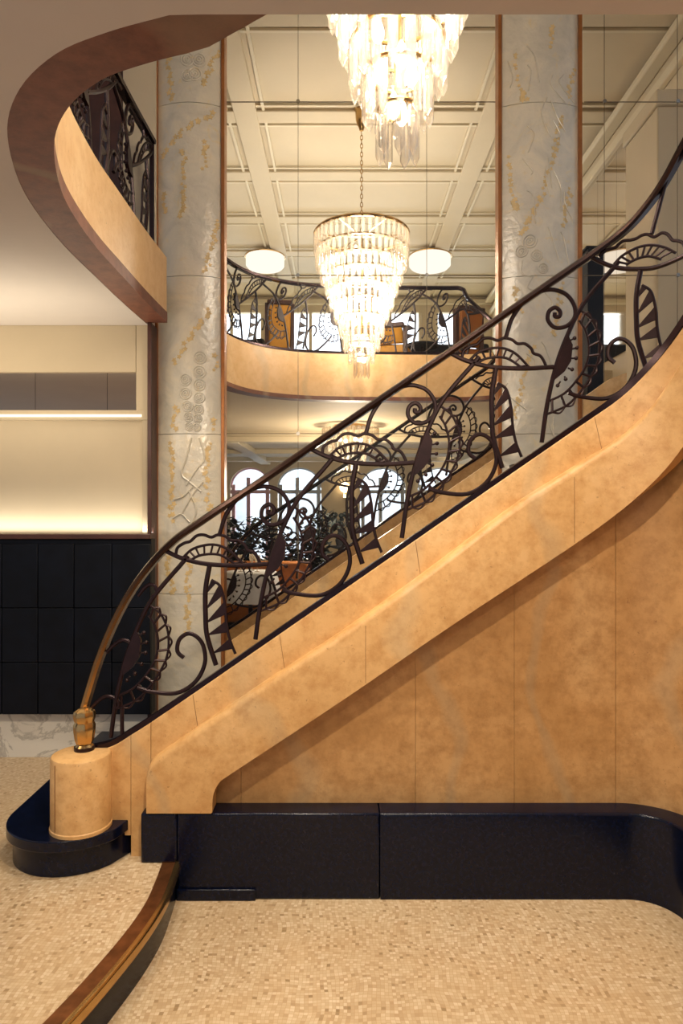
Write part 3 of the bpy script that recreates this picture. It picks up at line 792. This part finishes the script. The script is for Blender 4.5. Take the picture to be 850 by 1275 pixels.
# ------------------------------------------------------------------ mirror image of the upper storey, built as geometry behind the panes
zu = 5.0; XR, XL, YF = 2.42, -2.6, 11.0
cu = sroot('ceiling_upper', (0, 7, zu))
MB().box(XL, XR, 1.2, YF, zu, zu + .1).build('ceiling_panel', M['cream'], cu)
for xb in (-0.83, 1.31):
    MB().box(xb - .1, xb + .1, 4.1, YF, zu - .036, zu - .001).build('beam', M['cream'], cu, bevel=.008)
    for s in (-.16, .16): MB().box(xb + s - .012, xb + s + .012, 4.1, YF, zu - .022, zu - .001).build('moulding', M['white'], cu)
for yb in (4.75, 5.95, 7.0, 8.05, 9.1, 10.15):
    MB().box(XL, XR, yb - .09, yb + .09, zu - .03, zu - .001).build('beam', M['cream'], cu, bevel=.008)
    for s in (-.15, .15): MB().box(XL, XR, yb + s - .012, yb + s + .012, zu - .02, zu - .001).build('moulding', M['white'], cu)
wr = sroot('wall_right', (XR, 7, 0))
MB().box(XR, XR + .1, 4.1, YF, 0.1, zu + .1).build('wall_face', M['cream'], wr)
MB().box(XR - .12, XR, 4.1, YF, zu - .12, zu - .056).build('cornice', M['white'], wr, bevel=.02)
MB().box(XR - .05, XR, 4.1, YF, zu - .3, zu - .22).build('cornice', M['white'], wr, bevel=.01)
for a, b in ((5.32, 5.62), (5.62, 5.98), (5.98, 6.42), (6.42, 7.1)):
    MB().box(XR - .012, XR - .001, a + .002, b - .002, 2.9, 4.72).build('mirror_panel', M['mirror'], wr)
gv = thing('air_vent', (XR - .01, 5.15, 4.05), 'slatted wall vent high on the cream wall, seen in the right mirror', 'vent')
MB().box(XR - .015, XR - .001, 4.82, 5.5, 3.92, 4.16).build('vent_frame', M['white'], gv)
for k in range(4): MB().box(XR - .03, XR - .0155, 4.84, 5.48, 3.945 + k * .055, 3.965 + k * .055).build('slat', M['dark_brown'], gv)
struct(MB().box(XL - .1, XL, 4.1, YF, .1, zu + .1).build('wall_far_left', M['cream']))
wf2 = sroot('wall_back_upper', (0, YF, 2.8))
MB().box(XL, XR, YF, YF + .1, 4.75, zu + .1).build('wall_head', M['cream'], wf2)
MB().box(XL, XR, YF - .09, YF, 4.86, 4.95).build('cornice', M['white'], wf2, bevel=.02)
MB().box(XL, XR, YF, YF + .1, 2.55, 3.2).build('wall_foot', M['cream'], wf2)
wx = [-2.6, -2.3, -1.25, -1.05, 0.05, 0.27, 1.3, 1.5, 2.3, 2.42]
for a, b in zip(wx[::2], wx[1::2]): MB().box(a, b, YF, YF + .1, 3.2, 4.75).build('pier', M['cream'], wf2)
for i, (a, b) in enumerate(zip(wx[1::2], wx[2::2])):
    w = sroot('window_%d' % (4 + i), ((a + b) / 2, YF, 3.2))
    for q in (a + .03, (a + b) / 2, b - .03): MB().box(q - .025, q + .025, YF + .02, YF + .07, 3.2, 4.75).build('window_frame', M['white'], w)
    MB().box(a, b, YF + .02, YF + .07, 3.95, 4.0).build('window_frame', M['white'], w)
    MB().box(a, b, YF + .04, YF + .046, 3.2, 4.75).build('pane', M['pane'], w)

# mirrored level gallery: slab, pale curved fascia, railing
ring = [(-1.0, 4.16), (-1.03, 4.9), (-0.99, 5.45), (-0.8, 5.9), (-0.45, 6.17), (0.0, 6.27), (0.6, 6.30), (1.1, 6.30), (1.38, 6.2)]
rc = [(p.x, p.y) for p in cr([(a, b, 0) for a, b in ring], 6)]
poly = [V(x, y, 2.6) for x, y in rc] + [V(1.7, 6.1, 2.6), V(XR, 6.1, 2.6), V(XR, YF, 2.6), V(XL, YF, 2.6), V(XL, 4.16, 2.6)]
struct(MB().slab(poly, V(0, 0, .2)).build('floor_gallery', M['beige'], smooth=20))
tf = sroot('trim_4', (0, 6.2, 2.57))
r3 = [V(x, y, 0) for x, y in rc]
ribbon(MB(), r3, 0.03, -0.05, 2.585, 2.975, .01).build('curved_fascia', M['fascia'], tf)
ribbon(MB(), r3, 0.06, -0.06, 2.55, 2.584).build('curved_soffit', M['stone_dark'], tf)
gp = [V(x, y, 0) for x, y in ring[1:]] + [V(1.50, 6.0, 0), V(1.53, 5.7, 0)]
Lg = None
def drop(u): return 0.0 if u < 3.02 else (u - 3.02) ** 1.0 * 1.05 if u > 3.1 else (u - 3.02) ** 2 * 6
gallery_railing(gp, 2.985, 0.62, drop, 'curved iron gallery railing with scrolls behind the whole chandelier', 'gallery_railing', 7, -1, 0.95, 0.5, 0.12, 0.84, 'iron_plain')

# ceiling drums of the upper storey
def drum(x, y, z, r, h, label, mat='drum'):
    root = thing('ceiling_light', (x, y, z), label, 'ceiling light')
    MB().lathe([(.001, z), (r * .6, z), (r * .62, z - .03), (.001, z - .03)], (x, y, 0), 32).build('mounting_plate', M['gold'], root)
    MB().lathe([(.001, z - .031), (r * .92, z - .031), (r, z - .05), (r, z - h + .04), (r * .9, z - h + .012), (r * .5, z - h), (.001, z - h)], (x, y, 0), 40, 40, .03).build('diffuser', M[mat], root)
    MB().tube([V(x + r * 1.01 * math.cos(t), y + r * 1.01 * math.sin(t), z - .045) for t in [2 * PI * k / 40 for k in range(40)]], .008, 6, True).build('rim', M['gold'], root)
drum(X(330, 9.0), 9.0, zu - .06, .26, .2, 'round glowing ceiling drum left of the whole chandelier')
drum(X(535, 9.0), 9.0, zu - .06, .28, .2, 'round glowing ceiling drum right of the whole chandelier')

# seats and tables on the gallery
zg = 2.8
def chair(x, y, w, h, rz, back, frame, label, name='dining_chair', seat_h=.42):
    root = thing(name, (x, y, zg if y < 7.9 and True else zg), label, 'chair')
    root.rotation_euler = (0, 0, rz)
    f = lambda mb, nm, mat, bv=.012: mb.build(nm, mat, root, bevel=bv, loc=(0, 0, 0))
    f(MB().box(-w / 2, w / 2, -.22, .2, seat_h - .08, seat_h), 'seat', back)
    f(MB().slab([V(-w / 2 + .02, .17, seat_h + .01), V(w / 2 - .02, .17, seat_h + .01), V(w / 2 - .02, .24, h - .05), V(-w / 2 + .02, .24, h - .05)], V(0, .05, 0)), 'backrest', back)
    f(MB().box(-w / 2, w / 2, .23, .30, h - .05, h), 'top_rail', frame)
    for sx_ in (-1, 1):
        f(MB().box(sx_ * w / 2 - .02, sx_ * w / 2 + .02, .18, .24, 0, h - .02), 'leg', frame, .004)
        f(MB().box(sx_ * (w / 2 - .02) - .018, sx_ * (w / 2 - .02) + .018, -.22, -.18, 0, seat_h - .08), 'leg', frame, .004)
    return root
chair(-.67, 7.25, .26, .90, PI + .15, M['mustard'], M['brownwood'], 'mustard chair with dark top rail behind the left of the gallery railing')
chair(.50, 7.1, .42, .62, PI - .3, M['mustard'], M['brownwood'], 'low mustard chair just right of the whole chandelier on the gallery')
chair(1.22, 7.2, .30, .82, PI + .4, M['tanleather'], M['brownwood'], 'tan leather chair behind the right end of the gallery railing')
def sofa(x, y, w, h, label, z=zg, dp=.7):
    root = thing('sofa', (x, y, z), label, 'sofa')
    f = lambda mb, nm: mb.build(nm, M['darkcloth'], root, bevel=.03, loc=(0, 0, 0))
    f(MB().box(-w / 2, w / 2, -dp / 2, dp / 2, .06, .36), 'seat'); f(MB().box(-w / 2, w / 2, dp / 2 - .18, dp / 2, .365, h), 'backrest')
    for s in (-1, 1): f(MB().box(s * (w / 2 + .062) - .06, s * (w / 2 + .062) + .06, -dp / 2, dp / 2, .06, h - .12), 'armrest')
    for s in (-1, 1):
        for t in (-1, 1): MB().box(s * w / 2 - .02, s * w / 2 + .02, t * .28 - .02, t * .28 + .02, 0, .06).build('foot', M['brownwood'], root, loc=(0, 0, 0))
sofa(-1.35, 7.9, .75, .78, 'charcoal sofa at the left end of the gallery, beside the mustard chair')
sofa(1.05, 8.3, 1.1, .82, 'long charcoal sofa on the gallery right of the whole chandelier')
def table(x, y, z, r, h, label, top, cloth=False):
    root = thing('round_table', (x, y, z), label, 'table')
    b = lambda mb, nm, mat: mb.build(nm, mat, root, loc=(0, 0, 0))
    b(MB().lathe([(.001, h - .03), (r, h - .03), (r + .005, h - .015), (r, h), (.001, h)], (0, 0, 0), 32), 'tabletop', top)
    b(MB().lathe([(.02, h - .03), (.025, .3), (.03, .04)], (0, 0, 0), 16), 'pedestal', M['iron'])
    b(MB().lathe([(.001, 0), (r * .6, 0), (r * .58, .02), (.03, .04), (.001, .04)], (0, 0, 0), 24), 'base', M['iron'])
    return root
table(.88, 7.45, zg, .17, .56, 'small round black table between the chairs on the gallery', M['darkcloth'])

# right of the second pilaster, still part of the modelled reflection
bp = MB()
bp.box(X(728, 4.6) , X(748, 4.6), 4.55, 4.66, ZF, Z(310, 4.6)).box(X(728, 4.6) - .012, X(748, 4.6) + .012, 4.54, 4.67, Z(310, 4.6) - .02, Z(310, 4.6))
tag(bp.build('post', M['darkcloth'], bevel=.004), 'black square post seen in the right mirror, next to the pale pilaster', 'post')
cp = MB().box(X(814, 4.45), X(875, 4.45), 4.4, 4.9, 0.2, 4.15).box(X(811, 4.45), X(880, 4.45), 4.38, 4.92, 4.15, 4.25)
struct(cp.build('wall_pier', M['cream'], bevel=.01))
sf = thing('console', (X(778, 6.5), 6.5, 2.8), 'low black console with a pale shelf seen in the right mirror', 'console')
MB().box(X(735, 6.5), X(815, 6.5), 6.4, 6.8, 2.8, Z(442, 6.4)).build('cabinet', M['darkcloth'], sf, bevel=.01)
MB().box(X(735, 6.5), X(815, 6.5), 6.35, 6.3995, Z(466, 6.4), Z(461, 6.4)).build('shelf', M['white'], sf)
lam = thing('wall_light', (X(801, 8.5), 8.5, Z(397, 8.5)), 'small glowing globe lamp behind the toothed iron leaf at right', 'lamp')
zz = Z(397, 8.5); xx = X(801, 8.5)
lam.location = (XR - .1, 5.6 + .0, Z(397, 5.42)); lx, ly, lz = XR - .1, (XR - .1) * F / (801 - CX), 0
lz = Z(397, ly); lam.location = (lx, ly, lz)
MB().ball((lx, ly, lz), .045, 10).build('globe', M['globe'], lam)
MB().box(lx + .04, XR - .001, ly - .02, ly + .02, lz - .05, lz - .02).build('bracket', M['gold'], lam)

# ------------------------------------------------------------------ reflected lower storey, modelled behind the mirror plane
YW = 13.5
struct(MB().box(-6, 6, YM + .02, YW, ZF - .1, ZF).build('floor_hall', M['carpet']))
cl = sroot('ceiling_lower', (0, 11, 2.56))
MB().box(-6, 6, 9.2, YW, 2.56, 2.599).build('ceiling_panel', M['white'], cl)
for xb in (-3.4, -1.5, .4, 2.3, 4.2): MB().box(xb - .1, xb + .1, 9.26, YW, 2.47, 2.5595).build('beam', M['white'], cl, bevel=.01)
for yb in (9.3, 11.2, 12.8): MB().box(-6, 6, yb - .1, yb + .1, 2.48, 2.5595).build('beam', M['white'], cl, bevel=.01)
wb = sroot('wall_back', (0, YW, 0))
zs_, ztp = Z(607, YW), Z(582, YW)
ops = [(286, 336), (345, 400), (448, 505), (520, 575), (590, 640)]
xe = -6.0
for i, (a, b) in enumerate(ops):
    xa, xb = X(a, YW), X(b, YW)
    MB().box(xe, xa, YW, YW + .2, ZF, 2.6).build('pier', M['beige'], wb); xe = xb
    n = 16; hw = (xb - xa) / 2
    arc = [V(xa + hw - hw * math.cos(PI * k / n), YW, zs_ + (ztp - zs_) * math.sin(PI * k / n)) for k in range(n + 1)]
    MB().slab(arc + [V(xb, YW, 2.6), V(xa, YW, 2.6)], V(0, .2, 0)).build('arch_head', M['beige'], wb)
    MB().box(xa, xb, YW, YW + .2, ZF, .6).build('sill_wall', M['beige'], wb)
    w = sroot('window_%d' % (8 + i), (xa + hw, YW, .6))
    fm = M['mauve'] if i == 0 else M['greypaint']
    f = MB().tube([p + V(0, .1, -.0) for p in arc], .035, 6)
    f.build('window_frame', fm, w)
    for q in (xa + .06, xa + hw * .9, xb - .06): MB().box(q - .035, q + .035, YW + .06, YW + .14, .6, zs_ + (.2 if abs(q - xa - hw) < hw * .5 else .06)).build('window_frame', fm, w)
    MB().box(xa, xb, YW + .07, YW + .13, 1.9, 1.97).build('window_frame', fm, w)
    MB().slab([p + V(0, .16, 0) for p in arc] + [V(xb, YW + .16, .6), V(xa, YW + .16, .6)], V(0, .006, 0)).build('pane', M['pane'], w)
MB().box(xe, 6, YW, YW + .2, ZF, 2.6).build('pier', M['beige'], wb)
# the street front outside
fc = thing('street_facade', (0, 18, 0), 'pale street facade outside the arched windows', 'building')
MB().box(-9, 9, 18, 18.3, 0, 7.5).build('facade_wall', M['facade'], fc)
for xx in (-5.5, -2.9, -.9, 1.5, 3.8, 6.2):
    MB().box(xx - .45, xx + .45, 17.94, 17.999, .8, 2.7).build('shutter', M['greypaint'], fc)
    MB().box(xx - .6, xx + .6, 17.9, 17.999, 2.75, 2.9).build('lintel', M['facade'], fc)
    MB().box(xx - .45, xx + .45, 17.94, 17.999, 3.9, 6.2).build('shutter', M['greypaint'], fc)
struct(MB().box(-9, 9, YW + .2, 18, -.02, .06).build('street', M['facade']))

def plant(x, y, h, seed, label, spread=.42):
    rn = random.Random(seed); root = thing('potted_plant', (x, y, ZF), label, 'plant')
    MB().lathe([(.001, ZF), (.12, ZF), (.17, ZF + .3), (.175, ZF + .32), (.15, ZF + .32), (.14, ZF + .28), (.001, ZF + .28)], (x, y, 0), 20).build('pot', M['darkcloth'], root)
    st, lf = MB(), MB()
    for k in range(9):
        a = rn.uniform(0, 2 * PI); s = rn.uniform(.2, 1) * spread; hh = h * rn.uniform(.6, 1)
        q = cr([V(x, y, ZF + .28), V(x + s * .3 * math.cos(a), y + s * .3 * math.sin(a), ZF + hh * .6), V(x + s * math.cos(a), y + s * math.sin(a), ZF + hh)], 8)
        st.tube(q, .008, 5)
        for j in range(60):
            p = q[rn.randint(6, len(q) - 1)] + V(rn.gauss(0, .05), rn.gauss(0, .05), rn.gauss(0, .05))
            b = rn.uniform(0, 2 * PI); t = rn.uniform(-.5, .9); l = rn.uniform(.08, .16)
            d = V(math.cos(b) * math.cos(t), math.sin(b) * math.cos(t), math.sin(t)); sd = d.cross(V(0, 0, 1)).normalized() * l * .3
            dp = V(0, 0, -.012)
            lf.add([p, p + d * l * .5 + sd + dp, p + d * l, p + d * l * .5 - sd + dp, p + d * l * .5 + V(0, 0, .006)], [(0, 1, 4), (1, 2, 4), (2, 3, 4), (3, 0, 4)])
    st.build('stem', M['leaf'], root); lf.build('foliage', M['leaf'], root)
plant(X(300, 8.9), 8.9, 1.42, 1, 'dark bushy potted plant below the left arched window, beside the left pilaster', .36)
plant(X(345, 10.2), 10.2, 1.2, 2, 'dark potted plant in the middle, below the pier between two arches', .38)
plant(X(392, 8.8), 8.8, 1.4, 3, 'dark feathery potted plant in front of the second arched window', .33)
# dining group
tb = table(X(312, 7.4), 7.4, ZF, .27, .74, 'round dining table under a white cloth behind the lower railing', M['brownwood'])
tx, ty, tz = X(312, 7.4), 7.4, ZF + .742
cb = MB(); rings = []
for z, r, w in ((0, .001, 0), (0, .27, 0), (-.006, .282, 0), (-.12, .30, .012), (-.32, .315, .03)):
    rings.append([V(tx + (r + w * math.sin(9 * t)) * math.cos(t), ty + (r + w * math.sin(9 * t)) * math.sin(t), tz + .004 + z) for t in [2 * PI * k / 54 for k in range(54)]])
cb.rings(rings, cap=False); tag(cb.build('tablecloth', M['cloth'], smooth=60), 'white cloth draped over the round dining table', 'tablecloth')
for i, (dx, dy, lb) in enumerate(((-.1, -.05, 'wine glass at left on the white cloth'), (.08, -.08, 'wine glass at right on the white cloth'), (.0, .1, 'wine glass at the back of the white cloth'))):
    g = MB().lathe([(.03, 0), (.03, .003), (.005, .008), (.004, .08), (.02, .1), (.034, .14), (.03, .18), (.028, .18), (.031, .14), (.018, .104), (.001, .1)], (tx + dx, ty + dy, tz + .006), 16)
    tag(g.build('wine_glass', M['crystal']), lb, 'glass', 'glasses on the white cloth')
bq = thing('banquette', (X(330, 8.2), 8.2, ZF), 'tan leather banquette behind the white dining table', 'bench')
bx0, bx1 = X(280, 8.2), X(384, 8.2)
MB().box(bx0, bx1, 7.95, 8.4, ZF + .1, ZF + .45).build('seat', M['tanleather'], bq, bevel=.03)
MB().box(bx0, bx1, 8.32, 8.45, ZF + .455, Z(700, 8.2)).build('backrest', M['tanleather'], bq, bevel=.03)
MB().box(bx0 + .02, bx1 - .02, 8.0, 8.4, ZF, ZF + .1).build('base', M['darkcloth'], bq)
chair_z = zg; zg = ZF
c2 = chair(X(385, 7.2), 7.2, .42, .86, -1.2, M['darkcloth'], M['darkcloth'], 'black dining chair right of the white dining table'); zg = chair_z
vs = thing('flower_vase', (X(424, 9.9), 9.9, ZF), 'dark flower arrangement on a tall stand before the tan pier', 'vase')
vx, vy = X(424, 9.9), 9.9
MB().lathe([(.001, ZF), (.2, ZF), (.2, ZF + .03), (.04, ZF + .05), (.04, ZF + .85), (.16, ZF + .88), (.16, ZF + .9), (.001, ZF + .9)], (vx, vy, 0), 20).build('stand', M['darkcloth'], vs)
MB().lathe([(.001, ZF + .9), (.06, ZF + .9), (.08, ZF + .98), (.04, ZF + 1.1), (.055, ZF + 1.14), (.001, ZF + 1.12)], (vx, vy, 0), 20).build('vase', M['darkcloth'], vs)
fl = MB(); rn = random.Random(11)
for k in range(14):
    a = rn.uniform(0, 6.28); r = rn.uniform(.02, .13); c = V(vx + r * math.cos(a), vy + r * math.sin(a), ZF + rn.uniform(1.2, 1.36)); fl.ball(c, rn.uniform(.03, .05), 6); fl.tube([V(vx, vy, ZF + 1.1), c], .005, 5)
fl.build('flowers', M['leaf'], vs)
# lit crystal drum and wall lamp of the lower hall
ld = thing('ceiling_light', (X(435, 8.4), 8.4, 2.6), 'lit crystal drum ceiling light under the gallery, lower hall', 'ceiling light')
lx, ly = X(436, 8.4), 8.4
MB().lathe([(.001, 2.599), (.2, 2.599), (.2, 2.57), (.001, 2.57)], (lx, ly, 0), 30).build('mounting_plate', M['gold'], ld)
cb = MB()
for (r, n, z) in ((.34, 34, 2.56), (.27, 26, 2.44), (.18, 18, 2.32), (.09, 9, 2.2)):
    for k in range(n):
        a = 2 * PI * k / n; cb.add([V(lx + r * math.cos(a) + v.co.x, ly + r * math.sin(a) + v.co.y, z + v.co.z) for v in pdata.vertices], [tuple(p.vertices) for p in pdata.polygons])
o = cb.build('crystal_prisms', M['crystal'], ld, smooth=25); o['kind'] = 'stuff'
for k in range(4):
    a = PI / 2 * k + .4; MB().ball((lx + .14 * math.cos(a), ly + .14 * math.sin(a), 2.42), .025, 8).build('bulb', M['bulb'], ld)
wlp = thing('wall_light', (X(429, YW), YW - .08, Z(607, YW)), 'small glowing globe lamp on the tan pier between the arches', 'lamp')
MB().ball((X(429, YW), YW - .1, Z(607, YW)), .1, 10).build('globe', M['globe'], wlp)
MB().box(X(429, YW) - .03, X(429, YW) + .03, YW - .08, YW - .001, Z(607, YW) - .2, Z(607, YW) - .1).build('bracket', M['gold'], wlp)

# ------------------------------------------------------------------ light
WARM = (1.0, .83, .62)
def lamp(name, typ, loc, energy, col=WARM, size=.2, target=None, spot=None, sy=None, blend=.6):
    d = bpy.data.lights.new(name, typ); d.energy = energy; d.color = col
    if typ == 'AREA':
        d.size = size
        if sy: d.shape = 'RECTANGLE'; d.size_y = sy
    else: d.shadow_soft_size = size
    if typ == 'SPOT': d.spot_size = math.radians(spot or 80); d.spot_blend = blend
    o = bpy.data.objects.new(name, d); COL.objects.link(o); o.location = loc
    if target is not None: o.rotation_euler = (Vector(target) - Vector(loc)).to_track_quat('-Z', 'Y').to_euler()
    return o
# ceiling downlights over the foreground floor
lamp('downlight', 'SPOT', (-.1, 1.3, 2.57), 100, WARM, .05, (0, 2.75, .75), 110)
lamp('downlight', 'SPOT', (.75, 1.2, 2.57), 12, WARM, .06, (.9, 2.8, .6), 105)
lamp('downlight', 'SPOT', (-1.3, 1.5, 2.57), 50, WARM, .06, (-1.3, 3.2, .2), 115)
lamp('downlight', 'SPOT', (.3, .3, 2.57), 40, WARM, .08, (.3, 1.6, 0), 120)
# added spots without fixtures, lighting the string lip down the stairwell
for x in (-.75, .05, .85): lamp('overhead_fill', 'SPOT', (x, 2.05, 4.93), 175, (1, .87, .70), .05, (x, 2.6, 1.0), 62)
# chandelier glow
for y in (YR, 2 * YM - YR):
    for z, e, q in ((2.95, 10, .02), (3.3, 48, .1), (3.66, 30, .1)): lamp('chandelier_glow', 'POINT', (.18, y, z + dz0), e, (1, .90, .76), q)
# added fill with no fixture, washing the upper hall ceiling from below
lamp('hall_ceiling_wash', 'AREA', (0, 7.4, 3.0 + .9), 40, (1, .92, .8), 3.0, (0, 7.4, 6))
lamp('lower_hall_glow', 'POINT', (lx, ly, 1.84), 110, WARM, .05)
lamp('lower_hall_glow', 'POINT', (2.9, 10, 2.0), 260, WARM, .1)  # unseen fill behind the right pilaster, added to brighten the lower hall
# led wash behind the wainscot, lighting the beige panel from below
lamp('led_wash', 'AREA', (-1.9, yl - .03, wz1 + .005), 3.6, (1, .95, .86), 1.7, (-1.9, yl + .03, wz1 + 1), None, .03)
lamp('cove_wash', 'AREA', (-2.2, 3.3, 2.0), 10, (1, .87, .68), 2.0, (-2.2, 3.6, 2.6), None, .3)
# daylight falling in through the windows
lamp('daylight', 'AREA', (0, 12.3, 5.7), 420, (.80, .9, 1.0), 5, (0, 7, 2.9), None, 1.2)
lamp('daylight', 'AREA', (0, 15, 3.7), 420, (.80, .9, 1.0), 6, (0, 9.5, .5), None, 1.0)
# daylight on the street front
lamp('daylight', 'AREA', (0, 15, 6.5), 1500, (.82, .9, 1.0), 8, (0, 18, 2.0), None, 3)
w = bpy.data.worlds.new('ambient'); scene.world = w; w.use_nodes = True
w.node_tree.nodes['Background'].inputs[0].default_value = (.86, .89, 1.0, 1); w.node_tree.nodes['Background'].inputs[1].default_value = .40

# ------------------------------------------------------------------ camera and view
cd = bpy.data.cameras.new('camera'); cam = bpy.data.objects.new('camera', cd); COL.objects.link(cam)
cam.location = (0, 0, H); cam.rotation_euler = (PI / 2, 0, 0)
cd.sensor_fit = 'HORIZONTAL'; cd.sensor_width = 36; cd.lens = 36 * F / 850; cd.clip_start = .05; cd.clip_end = 100
scene.camera = cam
vs_ = scene.view_settings
scene.display_settings.display_device = 'sRGB'
vs_.view_transform = 'Standard'; vs_.look = 'None'; vs_.gamma = 1; vs_.exposure = 0.08; vs_.use_curve_mapping = False
scene.cycles.max_bounces = 10; scene.cycles.transparent_max_bounces = 40; scene.cycles.sample_clamp_indirect = 6
scene.cycles.use_denoising = True
